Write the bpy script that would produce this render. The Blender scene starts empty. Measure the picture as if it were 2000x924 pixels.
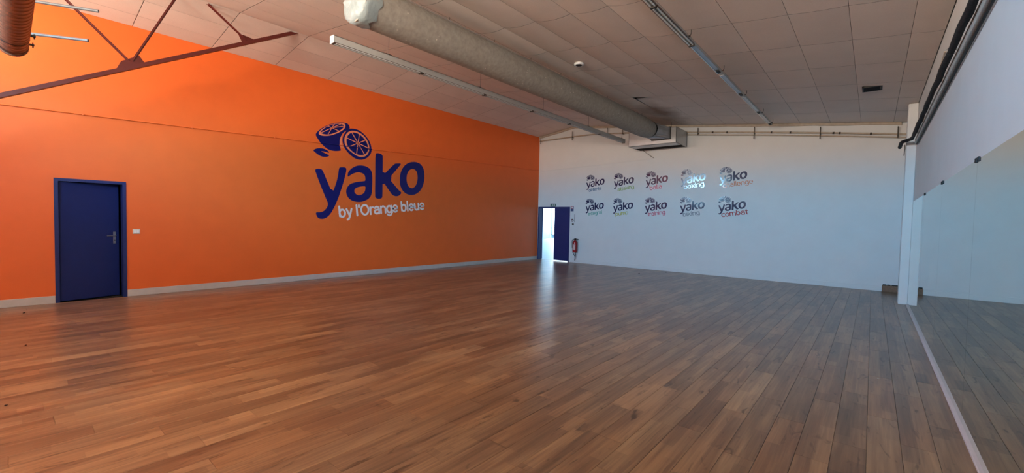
import bpy, bmesh, math, random
from mathutils import Vector, Matrix
from mathutils.geometry import tessellate_polygon

random.seed(7)
scene = bpy.context.scene
COL = scene.collection
D = 13.967          # y of the white back wall
W = 11.03           # x of the mirror wall
REAR = -2.5         # y of the wall behind the camera

# ------------------------------------------------------------------ camera
cam_data = bpy.data.cameras.new('camera')
cam = bpy.data.objects.new('camera', cam_data)
COL.objects.link(cam)
cam_data.sensor_fit = 'HORIZONTAL'
cam_data.sensor_width = 36.0
cam_data.lens = 36.0 * 833.36 / 2000.0
cam_data.clip_start = 0.02
cam_data.clip_end = 200
r_ = Vector((0.76357838, 0.64534369, 0.02189936))
u_ = Vector((-0.04119396, 0.01483932, 0.99904097))
f_ = Vector((-0.64439981, 0.7637482, -0.03791525))
m3 = Matrix((r_, u_, -f_)).transposed()
cam.matrix_world = Matrix.Translation((10.426, 0.0, 1.557)) @ m3.to_4x4()
scene.camera = cam

# ------------------------------------------------------------------ world, exposure
scene.view_settings.view_transform = 'Standard'
scene.view_settings.look = 'None'
scene.view_settings.gamma = 1.0
scene.view_settings.use_curve_mapping = False
scene.view_settings.exposure = 1.5
world = bpy.data.worlds.new('sky')
scene.world = world
world.use_nodes = True
wt = world.node_tree
bg = wt.nodes['Background']
SKY = 28.0
tc = wt.nodes.new('ShaderNodeTexCoord')
sx_ = wt.nodes.new('ShaderNodeSeparateXYZ'); wt.links.new(tc.outputs['Generated'], sx_.inputs[0])
rmp = wt.nodes.new('ShaderNodeValToRGB')          # ground below the horizon, hazy blue sky above it
mr_ = wt.nodes.new('ShaderNodeMapRange'); mr_.inputs['From Min'].default_value = -1; mr_.inputs['From Max'].default_value = 1
wt.links.new(sx_.outputs[2], mr_.inputs['Value']); wt.links.new(mr_.outputs[0], rmp.inputs[0])
el = rmp.color_ramp.elements
el[0].position = 0.0; el[0].color = (0.64, 0.52, 0.41, 1)
el[1].position = 1.0; el[1].color = (0.22, 0.46, 0.95, 1)
for pos, c in ((0.505, (0.70, 0.57, 0.45, 1)), (0.540, (0.33, 0.76, 1.10, 1)), (0.65, (0.30, 0.62, 1.0, 1))):
    e_ = el.new(pos); e_.color = c
wt.links.new(rmp.outputs[0], bg.inputs[0])
bg.inputs[1].default_value = SKY

# ------------------------------------------------------------------ daylight enters through the windows (portals guide the sky light), plus an added hall lamp
def area(name, loc, rot, sx, sy, power, col, portal=False):
    l = bpy.data.lights.new(name, 'AREA')
    l.shape = 'RECTANGLE'; l.size = sx; l.size_y = sy
    l.energy = power; l.color = col
    if portal: l.cycles.is_portal = True
    o = bpy.data.objects.new(name, l); COL.objects.link(o)
    o.location = loc; o.rotation_euler = rot
    return o
R90 = math.pi / 2
WIN_A = (0.45, 2.75, 3.40, 4.78)      # x0,x1,z0,z1 of the high windows in the rear wall
WIN_B = (4.50, 10.20, 3.00, 4.12)  # unseen window, widened to throw more light on the orange wall
for w_ in (WIN_A, WIN_B):
    area('window_portal', ((w_[0]+w_[1])/2, REAR-0.05, (w_[2]+w_[3])/2), (R90, 0, 0), w_[1]-w_[0], w_[3]-w_[2], 1, (1, 1, 1), True)
area('hall_fill_light', (-2.0, 24.0, 4.3), (0, 0, 0), 9, 14, 38, (0.62, 0.85, 1.0))  # area lamp added under the closed hall ceiling to brighten the hall

# ------------------------------------------------------------------ helpers
def srgb(r, g, b):
    f = lambda c: (c/255/12.92) if c/255 <= 0.04045 else ((c/255+0.055)/1.055)**2.4
    return (f(r), f(g), f(b), 1)

def mat(name, col, rough=0.6, metal=0.0, spec=0.5, noise=0.0, nscale=20.0, bump=0.0, bscale=60.0, emit=None, estr=0.0):
    m = bpy.data.materials.new(name); m.use_nodes = True
    nt = m.node_tree; b = nt.nodes['Principled BSDF']
    b.inputs['Base Color'].default_value = col
    b.inputs['Roughness'].default_value = rough
    b.inputs['Metallic'].default_value = metal
    b.inputs['Specular IOR Level'].default_value = spec
    if emit:
        b.inputs['Emission Color'].default_value = emit
        b.inputs['Emission Strength'].default_value = estr
    geo = None
    if noise > 0 or bump > 0:
        geo = nt.nodes.new('ShaderNodeNewGeometry')
    if noise > 0:
        n = nt.nodes.new('ShaderNodeTexNoise'); n.inputs['Scale'].default_value = nscale; n.inputs['Detail'].default_value = 5
        nt.links.new(geo.outputs['Position'], n.inputs['Vector'])
        rmp = nt.nodes.new('ShaderNodeMapRange')
        rmp.inputs['From Min'].default_value = 0.25; rmp.inputs['From Max'].default_value = 0.75
        rmp.inputs['To Min'].default_value = 1-noise; rmp.inputs['To Max'].default_value = 1+noise
        nt.links.new(n.outputs['Fac'], rmp.inputs['Value'])
        mx = nt.nodes.new('ShaderNodeVectorMath'); mx.operation = 'SCALE'
        mx.inputs[0].default_value = col[:3]
        nt.links.new(rmp.outputs['Result'], mx.inputs['Scale'])
        nt.links.new(mx.outputs['Vector'], b.inputs['Base Color'])
    if bump > 0:
        n2 = nt.nodes.new('ShaderNodeTexNoise'); n2.inputs['Scale'].default_value = bscale; n2.inputs['Detail'].default_value = 4
        nt.links.new(geo.outputs['Position'], n2.inputs['Vector'])
        bp = nt.nodes.new('ShaderNodeBump'); bp.inputs['Strength'].default_value = bump; bp.inputs['Distance'].default_value = 0.01
        nt.links.new(n2.outputs['Fac'], bp.inputs['Height'])
        nt.links.new(bp.outputs['Normal'], b.inputs['Normal'])
    return m

class MB:
    """collects simple shapes into one mesh"""
    def __init__(s): s.v = []; s.f = []; s.sm = []
    def add(s, vs, fs, smooth=False):
        n = len(s.v); s.v += [tuple(v) for v in vs]
        for f in fs: s.f.append(tuple(i+n for i in f)); s.sm.append(smooth)
        return s
    def box(s, a, b):
        (x0, y0, z0), (x1, y1, z1) = a, b
        x0, x1 = min(x0, x1), max(x0, x1); y0, y1 = min(y0, y1), max(y0, y1); z0, z1 = min(z0, z1), max(z0, z1)
        vs = [(x0,y0,z0),(x1,y0,z0),(x1,y1,z0),(x0,y1,z0),(x0,y0,z1),(x1,y0,z1),(x1,y1,z1),(x0,y1,z1)]
        return s.add(vs, [(3,2,1,0),(4,5,6,7),(0,1,5,4),(1,2,6,5),(2,3,7,6),(3,0,4,7)])
    def cbox(s, a, b, c=0.004):
        """box with chamfered edges"""
        bm = bmesh.new(); bmesh.ops.create_cube(bm, size=1.0)
        for v in bm.verts:
            v.co = Vector([(a[i]+b[i])/2 + v.co[i]*abs(b[i]-a[i]) for i in range(3)])
        bmesh.ops.bevel(bm, geom=bm.edges[:], offset=c, segments=1, affect='EDGES')
        bm.verts.index_update()
        s.add([v.co[:] for v in bm.verts], [[v.index for v in f.verts] for f in bm.faces]); bm.free()
        return s
    def tube(s, pts, r, n=10, caps=True, smooth=True):
        """round bar swept along a polyline; r may be a list"""
        pts = [Vector(p) for p in pts]; k = len(pts)
        rs = r if isinstance(r, (list, tuple)) else [r]*k
        ref = None; vs = []; fs = []
        for i, p in enumerate(pts):
            t = (pts[min(i+1, k-1)] - pts[max(i-1, 0)]).normalized()
            if ref is None:
                ref = Vector((0, 0, 1)) if abs(t.z) < 0.9 else Vector((1, 0, 0))
            a = t.cross(ref).normalized(); b = a.cross(t).normalized(); ref = b
            sc = 1.0
            if 0 < i < k-1:
                c = (pts[i]-pts[i-1]).normalized().dot((pts[i+1]-pts[i]).normalized())
                sc = 1/max(0.5, math.sqrt((1+c)/2))
            for j in range(n):
                th = 2*math.pi*j/n
                vs.append(p + (a*math.cos(th) + b*math.sin(th))*rs[i]*sc)
        for i in range(k-1):
            for j in range(n):
                fs.append((i*n+j, (i*n+(j+1) % n), ((i+1)*n+(j+1) % n), (i+1)*n+j))
        s.add(vs, fs, smooth)
        if caps:
            s.add(vs[:n], [tuple(range(n-1, -1, -1))]); s.add(vs[-n:], [tuple(range(n))])
        return s
    def bar(s, p, q, w, h, up=(0, 0, 1)):
        """rectangular bar from p to q"""
        p = Vector(p); q = Vector(q); t = (q-p).normalized(); up = Vector(up)
        a = t.cross(up).normalized(); b = a.cross(t).normalized()
        vs = [e + a*sx*w/2 + b*sz*h/2 for e in (p, q) for sx, sz in ((-1,-1),(1,-1),(1,1),(-1,1))]
        return s.add(vs, [(0,1,2,3),(7,6,5,4),(0,4,5,1),(1,5,6,2),(2,6,7,3),(3,7,4,0)])
    def prism(s, poly, ax, t0, t1):
        """polygon in the plane across axis ax, extruded from t0 to t1"""
        def P(a, b, t): return {0: (t, a, b), 1: (a, t, b), 2: (a, b, t)}[ax]
        n = len(poly)
        vs = [P(a, b, t0) for a, b in poly] + [P(a, b, t1) for a, b in poly]
        fs = [tuple(range(n)), tuple(range(2*n-1, n-1, -1))] + [(i, i+n, (i+1) % n+n, (i+1) % n) for i in range(n)]
        return s.add(vs, fs)
    def lathe(s, prof, origin=(0,0,0), axis=2, n=20, smooth=True):
        vs = []; fs = []; o = Vector(origin)
        for (r, z) in prof:
            for j in range(n):
                th = 2*math.pi*j/n; a, b = r*math.cos(th), r*math.sin(th)
                vs.append(o + Vector({0: (z, a, b), 1: (a, z, b), 2: (a, b, z)}[axis]))
        for i in range(len(prof)-1):
            for j in range(n):
                fs.append((i*n+j, i*n+(j+1) % n, (i+1)*n+(j+1) % n, (i+1)*n+j))
        return s.add(vs, fs, smooth)
    def mesh(s, name, m, recalc=True):
        me = bpy.data.meshes.new(name); me.from_pydata(s.v, [], s.f)
        me.polygons.foreach_set('use_smooth', s.sm)
        me.materials.append(m)
        if recalc:
            bm = bmesh.new(); bm.from_mesh(me); bmesh.ops.recalc_face_normals(bm, faces=bm.faces[:]); bm.to_mesh(me); bm.free()
        me.update()
        return me
    def build(s, name, m, parent=None, recalc=True):
        return link(name, s.mesh(name, m, recalc), parent)

def link(name, data, parent=None):
    o = bpy.data.objects.new(name, data); COL.objects.link(o)
    if parent is not None:
        o.parent = parent; o.matrix_parent_inverse = parent_inv(parent)
    return o

def parent_inv(p):
    mw = Matrix.Identity(4); q = p
    chain = []
    while q is not None: chain.append(q); q = q.parent
    for q in reversed(chain):
        mw = mw @ (q.matrix_parent_inverse if q.parent else Matrix.Identity(4)) @ q.matrix_basis
    return mw.inverted()

def tag(o, label, cat, group=None):
    o['label'] = label; o['category'] = cat
    if group: o['group'] = group
    return o
def thing(name, loc, label, cat, group=None):
    o = bpy.data.objects.new(name, None); COL.objects.link(o); o.location = loc; o.empty_display_size = 0.1
    return tag(o, label, cat, group)
def struct(o): o['kind'] = 'structure'; return o

def zc(x):   # underside of the suspended ceiling
    return 4.93 + (5.15-4.93)/1.65*x if x < 1.65 else 5.15 - 0.112*(x-1.65)

# ------------------------------------------------------------------ materials
M = {}
M['orange'] = mat('orange_paint', srgb(234, 106, 38), 0.55, noise=0.03, nscale=3, bump=0.12, bscale=180)
M['white_wall'] = mat('white_wall_paint', srgb(212, 217, 220), 0.6, noise=0.025, nscale=2.5, bump=0.08, bscale=150)
M['grey_base'] = mat('grey_baseboard_paint', srgb(196, 190, 184), 0.5, noise=0.05, nscale=8)
M['white_trim'] = mat('white_trim_paint', srgb(218, 212, 216), 0.45, noise=0.04, nscale=12)
M['blue_door'] = mat('dark_blue_door_paint', srgb(14, 34, 98), 0.45, noise=0.05, nscale=10, bump=0.08, bscale=260)
M['navy'] = mat('navy_vinyl', srgb(5, 14, 98), 0.35)
M['navy_dark'] = mat('dark_navy_gloss_vinyl', srgb(18, 20, 70), 0.10, spec=0.6)
M['white_vinyl'] = mat('white_vinyl', srgb(240, 226, 224), 0.35)
M['peach_vinyl'] = mat('peach_vinyl', srgb(238, 140, 100), 0.4)
M['offwhite_vinyl'] = mat('offwhite_vinyl', srgb(205, 212, 222), 0.3)
M['steel'] = mat('brushed_steel', srgb(190, 195, 200), 0.3, 0.9)
M['galv'] = mat('galvanised_sheet', srgb(175, 178, 182), 0.35, 0.75, noise=0.08, nscale=6)
M['black'] = mat('matt_black', srgb(14, 13, 15), 0.6)
M['rubber'] = mat('black_pipe_insulation', srgb(16, 12, 16), 0.85, bump=0.6, bscale=25)
M['truss'] = mat('oxide_red_steel_paint', srgb(92, 34, 30), 0.4, noise=0.1, nscale=15)
M['spiral'] = mat('brown_spiral_sheet', srgb(150, 105, 80), 0.35, 0.6, noise=0.12, nscale=14)
M['lamp_grey'] = mat('pale_grey_lamp_housing', srgb(186, 190, 188), 0.4, noise=0.03, nscale=9)
M['tube_metal'] = mat('dull_grey_tube', srgb(110, 116, 122), 0.5, 0.3)
M['lamp_white'] = mat('white_lamp_end', srgb(235, 240, 242), 0.35)
M['reflector'] = mat('dull_lamp_reflector', srgb(120, 100, 92), 0.35, 0.3)
M['tube_glass'] = mat('unlit_fluorescent_tube', srgb(225, 228, 226), 0.2)
M['alu'] = mat('bright_aluminium', srgb(225, 225, 225), 0.25, 0.85)
M['pipe_paint'] = mat('dusty_painted_pipe', srgb(176, 164, 148), 0.55, noise=0.15, nscale=10)
M['dark_iron'] = mat('dark_iron_bracket', srgb(58, 52, 44), 0.6)
M['red'] = mat('red_extinguisher_paint', srgb(150, 24, 30), 0.3)
M['label_pale'] = mat('pale_print_label', srgb(205, 170, 170), 0.5)
M['switch'] = mat('ivory_switch_plastic', srgb(225, 215, 195), 0.4)
M['green_sign'] = mat('dark_green_sign', srgb(40, 78, 66), 0.4)
M['sign_white'] = mat('sign_white', srgb(230, 235, 235), 0.4)
M['sign_red'] = mat('sign_red', srgb(170, 60, 60), 0.4)
M['sign_blue'] = mat('sign_blue', srgb(50, 75, 120), 0.4)
M['wood_block'] = mat('brown_chipboard', srgb(126, 100, 82), 0.8, noise=0.2, nscale=40)
M['dirt'] = mat('dark_dirt_crumb', srgb(38, 22, 18), 0.9)
M['plaster_crumb'] = mat('white_plaster_crumb', srgb(220, 215, 205), 0.9)
M['plastic_wrap'] = mat('white_plastic_wrap', srgb(150, 164, 167), 0.4, bump=0.5, bscale=22)
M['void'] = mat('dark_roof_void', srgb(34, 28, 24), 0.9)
M['subfloor'] = mat('dark_joint_base', srgb(36, 26, 20), 0.9)
M['hall_blue'] = mat('pale_blue_hall_wall', srgb(150, 208, 240), 0.6)
M['hall_floor'] = mat('pale_hall_floor', srgb(215, 232, 240), 0.35, noise=0.04, nscale=1.5)
M['hall_glow'] = mat('daylit_glazing', srgb(255, 255, 255), 0.5, emit=(0.93, 0.98, 1, 1), estr=1.8)
M['overhang_dark'] = mat('unseen_overhang_dark', srgb(82, 66, 52), 0.8, noise=0.1, nscale=6)  # kept dark so the added overhang bounces little light
M['frame_grey'] = mat('dark_grey_window_frame', srgb(70, 84, 92), 0.5)

def mirror_mat():
    m = bpy.data.materials.new('silvered_mirror'); m.use_nodes = True
    b = m.node_tree.nodes['Principled BSDF']
    b.inputs['Base Color'].default_value = (0.66, 0.74, 0.69, 1)
    b.inputs['Metallic'].default_value = 1.0; b.inputs['Roughness'].default_value = 0.015
    return m
M['mirror'] = mirror_mat()

def glass_mat():
    m = bpy.data.materials.new('window_pane_glass'); m.use_nodes = True
    nt = m.node_tree; nt.nodes.clear()
    o = nt.nodes.new('ShaderNodeOutputMaterial'); t = nt.nodes.new('ShaderNodeBsdfTransparent'); g = nt.nodes.new('ShaderNodeBsdfGlossy')
    g.inputs['Roughness'].default_value = 0.02
    mx = nt.nodes.new('ShaderNodeMixShader'); mx.inputs[0].default_value = 0.08
    nt.links.new(t.outputs[0], mx.inputs[1]); nt.links.new(g.outputs[0], mx.inputs[2]); nt.links.new(mx.outputs[0], o.inputs[0])
    return m
M['glass'] = glass_mat()

def plank_mat():
    m = bpy.data.materials.new('laminate_oak_plank'); m.use_nodes = True
    nt = m.node_tree; N = nt.nodes.new; L = nt.links.new
    b = nt.nodes['Principled BSDF']
    at = N('ShaderNodeAttribute'); at.attribute_name = 'tint'
    sep = N('ShaderNodeSeparateColor'); L(at.outputs['Color'], sep.inputs[0])
    geo = N('ShaderNodeNewGeometry')
    off = N('ShaderNodeCombineXYZ')
    mm = N('ShaderNodeMath'); mm.operation = 'MULTIPLY'; mm.inputs[1].default_value = 60; L(sep.outputs[2], mm.inputs[0])
    L(mm.outputs[0], off.inputs[0]); L(mm.outputs[0], off.inputs[1])
    add = N('ShaderNodeVectorMath'); add.operation = 'ADD'; L(geo.outputs['Position'], add.inputs[0]); L(off.outputs[0], add.inputs[1])
    def noise(sx, sy, detail, dist=0.0):
        mp = N('ShaderNodeVectorMath'); mp.operation = 'MULTIPLY'; mp.inputs[1].default_value = (sx, sy, 1)
        L(add.outputs[0], mp.inputs[0])
        n = N('ShaderNodeTexNoise'); n.inputs['Scale'].default_value = 1.0; n.inputs['Detail'].default_value = detail
        n.inputs['Distortion'].default_value = dist
        L(mp.outputs[0], n.inputs['Vector']); return n
    grain = noise(42, 1.6, 6, 0.6)
    broad = noise(9, 0.8, 3, 0.3)
    knot = noise(14, 3.2, 2, 1.2)
    ramp = N('ShaderNodeValToRGB'); e = ramp.color_ramp.elements
    e[0].position = 0.0; e[0].color = srgb(66, 52, 42)
    e[1].position = 1.0; e[1].color = srgb(180, 149, 113)
    e2 = ramp.color_ramp.elements.new(0.45); e2.color = srgb(126, 100, 78)
    # printed strips: two per plank, each with its own tone and staggered ends
    sp = N('ShaderNodeSeparateXYZ'); L(geo.outputs['Position'], sp.inputs[0])
    def math_(op, a, b_=None):
        n = N('ShaderNodeMath'); n.operation = op
        for i, v in enumerate((a, b_)):
            if v is None: continue
            if isinstance(v, (int, float)): n.inputs[i].default_value = v
            else: L(v, n.inputs[i])
        return n.outputs[0]
    sid = math_('FLOOR', math_('DIVIDE', math_('SUBTRACT', sp.outputs[0], 10.269-0.188*60), 0.094))
    wn = N('ShaderNodeTexWhiteNoise'); wn.noise_dimensions = '1D'; L(sid, wn.inputs['W'])
    yy = math_('ADD', math_('DIVIDE', sp.outputs[1], 0.62), math_('MULTIPLY', wn.outputs['Value'], 7.0))
    cid = N('ShaderNodeCombineXYZ'); L(sid, cid.inputs[0]); L(math_('FLOOR', yy), cid.inputs[1])
    wn2 = N('ShaderNodeTexWhiteNoise'); wn2.noise_dimensions = '2D'; L(cid.outputs[0], wn2.inputs['Vector'])
    strip = math_('MULTIPLY', math_('SUBTRACT', math_('POWER', wn2.outputs['Value'], 1.6), 0.4), 0.24)
    v1 = math_('MULTIPLY', math_('SUBTRACT', grain.outputs['Fac'], 0.5), 0.75)
    v2 = math_('MULTIPLY', math_('SUBTRACT', broad.outputs['Fac'], 0.5), 0.75)
    tot = math_('ADD', math_('ADD', v1, v2), math_('ADD', sep.outputs[0], strip))
    L(tot, ramp.inputs[0])
    # reddish shift per plank
    hs = N('ShaderNodeMixRGB'); hs.blend_type = 'MULTIPLY'; hs.inputs[2].default_value = (1.0, 0.87, 0.80, 1)
    L(sep.outputs[1], hs.inputs[0]); L(ramp.outputs[0], hs.inputs[1])
    # dark knots and cracks
    kr = N('ShaderNodeMapRange'); kr.inputs['From Min'].default_value = 0.63; kr.inputs['From Max'].default_value = 0.75
    L(knot.outputs['Fac'], kr.inputs['Value'])
    kd = N('ShaderNodeMixRGB'); kd.inputs[2].default_value = srgb(58, 38, 28)
    km = N('ShaderNodeMath'); km.operation = 'MULTIPLY'; km.inputs[1].default_value = 0.85; L(kr.outputs[0], km.inputs[0])
    L(km.outputs[0], kd.inputs[0]); L(hs.outputs[0], kd.inputs[1])
    crack = noise(75, 1.5, 3, 0.4)
    cr = N('ShaderNodeMapRange'); cr.inputs['From Min'].default_value = 0.66; cr.inputs['From Max'].default_value = 0.74
    cr.inputs['To Max'].default_value = 0.6
    L(crack.outputs['Fac'], cr.inputs['Value'])
    cd = N('ShaderNodeMixRGB'); cd.inputs[2].default_value = srgb(52, 36, 28); L(cr.outputs[0], cd.inputs[0]); L(kd.outputs[0], cd.inputs[1])
    L(cd.outputs[0], b.inputs['Base Color'])
    rr = N('ShaderNodeMapRange'); rr.inputs['To Min'].default_value = 0.27; rr.inputs['To Max'].default_value = 0.32
    L(grain.outputs['Fac'], rr.inputs['Value']); L(rr.outputs[0], b.inputs['Roughness'])
    bp = N('ShaderNodeBump'); bp.inputs['Strength'].default_value = 0.08; bp.inputs['Distance'].default_value = 0.004
    L(grain.outputs['Fac'], bp.inputs['Height']); L(bp.outputs[0], b.inputs['Normal'])
    b.inputs['Specular IOR Level'].default_value = 0.75
    return m
M['plank'] = plank_mat()

def tile_mat():
    m = bpy.data.materials.new('mineral_fibre_tile'); m.use_nodes = True
    nt = m.node_tree; N = nt.nodes.new; L = nt.links.new
    b = nt.nodes['Principled BSDF']; b.inputs['Roughness'].default_value = 0.9; b.inputs['Specular IOR Level'].default_value = 0.15
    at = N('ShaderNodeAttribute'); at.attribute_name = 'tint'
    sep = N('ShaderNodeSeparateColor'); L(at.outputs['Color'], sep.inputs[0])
    geo = N('ShaderNodeNewGeometry')
    n = N('ShaderNodeTexNoise'); n.inputs['Scale'].default_value = 90; n.inputs['Detail'].default_value = 3; L(geo.outputs['Position'], n.inputs['Vector'])
    n2 = N('ShaderNodeTexNoise'); n2.inputs['Scale'].default_value = 2.2; n2.inputs['Detail'].default_value = 4; L(geo.outputs['Position'], n2.inputs['Vector'])
    a = N('ShaderNodeMath'); a.operation = 'MULTIPLY_ADD'; a.inputs[1].default_value = 0.16; a.inputs[2].default_value = 0.84; L(n.outputs['Fac'], a.inputs[0])
    a2 = N('ShaderNodeMath'); a2.operation = 'MULTIPLY_ADD'; a2.inputs[1].default_value = 0.14; a2.inputs[2].default_value = 0.86; L(n2.outputs['Fac'], a2.inputs[0])
    p = N('ShaderNodeMath'); p.operation = 'MULTIPLY'; L(a.outputs[0], p.inputs[0]); L(a2.outputs[0], p.inputs[1])
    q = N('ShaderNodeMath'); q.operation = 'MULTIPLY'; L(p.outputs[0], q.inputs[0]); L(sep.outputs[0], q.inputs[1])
    sc = N('ShaderNodeVectorMath'); sc.operation = 'SCALE'; sc.inputs[0].default_value = srgb(240, 229, 220)[:3]; L(q.outputs[0], sc.inputs['Scale'])
    # brown water stain beside the end of the round duct
    d = N('ShaderNodeVectorMath'); d.operation = 'SUBTRACT'; d.inputs[1].default_value = (5.75, 11.9, 4.7); L(geo.outputs['Position'], d.inputs[0])
    d2 = N('ShaderNodeVectorMath'); d2.operation = 'MULTIPLY'; d2.inputs[1].default_value = (1.6, 0.62, 0.3); L(d.outputs[0], d2.inputs[0])
    ln = N('ShaderNodeVectorMath'); ln.operation = 'LENGTH'; L(d2.outputs[0], ln.inputs[0])
    w = N('ShaderNodeMath'); w.operation = 'MULTIPLY_ADD'; w.inputs[1].default_value = 0.9; L(n2.outputs['Fac'], w.inputs[0]); L(ln.outputs['Value'], w.inputs[2])
    mr = N('ShaderNodeMapRange'); mr.inputs['From Min'].default_value = 0.6; mr.inputs['From Max'].default_value = 1.35
    mr.inputs['To Min'].default_value = 0.75; mr.inputs['To Max'].default_value = 0.0; L(w.outputs[0], mr.inputs['Value'])
    mx = N('ShaderNodeMixRGB'); mx.inputs[2].default_value = srgb(120, 86, 62); L(mr.outputs[0], mx.inputs[0]); L(sc.outputs[0], mx.inputs[1])
    L(mx.outputs[0], b.inputs['Base Color'])
    bp = N('ShaderNodeBump'); bp.inputs['Strength'].default_value = 0.25; bp.inputs['Distance'].default_value = 0.004
    L(n.outputs['Fac'], bp.inputs['Height']); L(bp.outputs[0], b.inputs['Normal'])
    return m
M['tile'] = tile_mat()

def duct_mat():
    m = bpy.data.materials.new('grey_textile_duct'); m.use_nodes = True
    nt = m.node_tree; N = nt.nodes.new; L = nt.links.new
    b = nt.nodes['Principled BSDF']; b.inputs['Roughness'].default_value = 0.85
    geo = N('ShaderNodeNewGeometry')
    n = N('ShaderNodeTexNoise'); n.inputs['Scale'].default_value = 16; n.inputs['Detail'].default_value = 6; L(geo.outputs['Position'], n.inputs['Vector'])
    v = N('ShaderNodeTexVoronoi'); v.inputs['Scale'].default_value = 9; L(geo.outputs['Position'], v.inputs['Vector'])
    r = N('ShaderNodeValToRGB'); r.color_ramp.elements[0].position = 0.3; r.color_ramp.elements[0].color = srgb(150, 145, 135)
    r.color_ramp.elements[1].position = 0.7; r.color_ramp.elements[1].color = srgb(170, 165, 155); L(n.outputs['Fac'], r.inputs[0])
    sp = N('ShaderNodeMapRange'); sp.inputs['From Min'].default_value = 0.05; sp.inputs['From Max'].default_value = 0.09
    sp.inputs['To Min'].default_value = 1; sp.inputs['To Max'].default_value = 0; L(v.outputs['Distance'], sp.inputs['Value'])
    mx = N('ShaderNodeMixRGB'); mx.inputs[2].default_value = srgb(232, 222, 208); L(sp.outputs[0], mx.inputs[0]); L(r.outputs[0], mx.inputs[1])
    L(mx.outputs[0], b.inputs['Base Color'])
    bp = N('ShaderNodeBump'); bp.inputs['Strength'].default_value = 0.3; bp.inputs['Distance'].default_value = 0.01
    L(n.outputs['Fac'], bp.inputs['Height']); L(bp.outputs[0], b.inputs['Normal'])
    return m
M['duct'] = duct_mat()

# ================================================================== SETTING
# ------------------------------------------------------------------ walls
DY0, DY1, DH = 0.511, 1.413, 2.10          # door opening in the orange wall
b = MB()
b.box((-0.2, REAR-0.2, 0), (0, DY0, 5.3)).box((-0.2, DY1, 0), (0, D, 5.3)).box((-0.2, DY0, DH), (0, DY1, 5.3))
struct(b.build('wall_left', M['orange']))
BX0, BX1, BH = 0.02, 1.53, 2.125           # double door opening in the white wall
b = MB()
b.box((-0.2, D, 0), (BX0, D+0.2, 5.4)).box((BX1, D, 0), (W+0.2, D+0.2, 5.4)).box((BX0, D, BH), (BX1, D+0.2, 5.4))
struct(b.build('wall_back', M['white_wall']))
struct(MB().box((W+0.008, REAR-0.2, 0), (W+0.2, D, 5.0)).build('wall_right', M['white_wall']))
def holes_wall(x0, x1, z0, z1, y0, y1, holes):
    b = MB(); xs = sorted({x0, x1} | {h[0] for h in holes} | {h[1] for h in holes})
    for xa, xb in zip(xs, xs[1:]):
        hs = sorted([(h[2], h[3]) for h in holes if h[0] <= xa and h[1] >= xb]); z = z0
        for ha, hb in hs: b.box((xa, y0, z), (xb, y1, ha)); z = hb
        b.box((xa, y0, z), (xb, y1, z1))
    return b
struct(holes_wall(0, W+0.008, 0, 5.4, REAR-0.2, REAR, [WIN_A, WIN_B]).build('wall_rear', M['white_wall']))
SHADE_DEPTH = 3.2
def rear_window(name, w, nx):
    x0, x1, z0, z1 = w; y0, y1 = REAR-0.14, REAR-0.08
    b = MB(); t = 0.05
    b.box((x0, y0, z0), (x1, y1, z0+t)).box((x0, y0, z1-t), (x1, y1, z1))
    for i in range(nx+1):
        x = x0 + (x1-x0-t)*i/nx; b.box((x, y0, z0+t), (x+t, y1, z1-t))
    f = struct(b.build(name, M['white_trim']))
    for i in range(nx):
        xa = x0+t+(x1-x0-t)*i/nx; xb = x0+(x1-x0-t)*(i+1)/nx
        MB().box((xa, y0+0.02, z0+t), (xb, y0+0.03, z1-t)).build('pane', M['glass'], f)
rear_window('window_1', WIN_A, 3)
rear_window('window_2', WIN_B, 3)
# unseen overhang added outside those windows to block the steep sky light
struct(MB().box((-1.5, REAR-0.2-SHADE_DEPTH, 4.95), (W+1.0, REAR-0.2, 5.1)).build('added_overhang', M['overhang_dark']))

# ------------------------------------------------------------------ floor: every plank its own piece
floor = struct(MB().box((-0.2, REAR-0.2, -0.06), (W+0.2, D+0.2, -0.012)).build('floor', M['subfloor']))
def tint_mesh(me, cols):
    """cols: one colour per polygon"""
    a = me.color_attributes.new('tint', 'FLOAT_COLOR', 'CORNER')
    for p, c in zip(me.polygons, cols):
        for li in p.loop_indices: a.data[li].color = c
def plank_geo(x0, x1, y0, y1):
    g, c, zt, zb = 0.0009, 0.0014, 0.0, -0.012
    x0 += g; x1 -= g; y0 += g; y1 -= g
    vs = [(x0,y0,zb),(x1,y0,zb),(x1,y1,zb),(x0,y1,zb),(x0,y0,zt-c),(x1,y0,zt-c),(x1,y1,zt-c),(x0,y1,zt-c),
          (x0+c,y0,zt),(x1-c,y0,zt),(x1-c,y1,zt),(x0+c,y1,zt)]
    fs = [(0,1,5,9,8,4),(1,2,6,5),(2,3,7,11,10,6),(3,0,4,7),(5,6,10,9),(7,4,8,11),(8,9,10,11)]
    return vs, fs
PW = 0.188
cam_pos = Vector((10.426, 0.0, 1.557))
def pix(pt):
    d = Vector(pt)-cam_pos; z = d.dot(f_)
    if z < 0.3: return None
    return 1000+833.36*d.dot(r_)/z, 462-833.36*d.dot(u_)/z
rnd = random.Random(11)
planks = []
x_edge = 10.269 - PW*60
rows = []
while x_edge < W:
    if x_edge+PW > 0: rows.append((max(x_edge, 0.0), min(x_edge+PW, W)))
    x_edge += PW
last_off = 0
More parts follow.
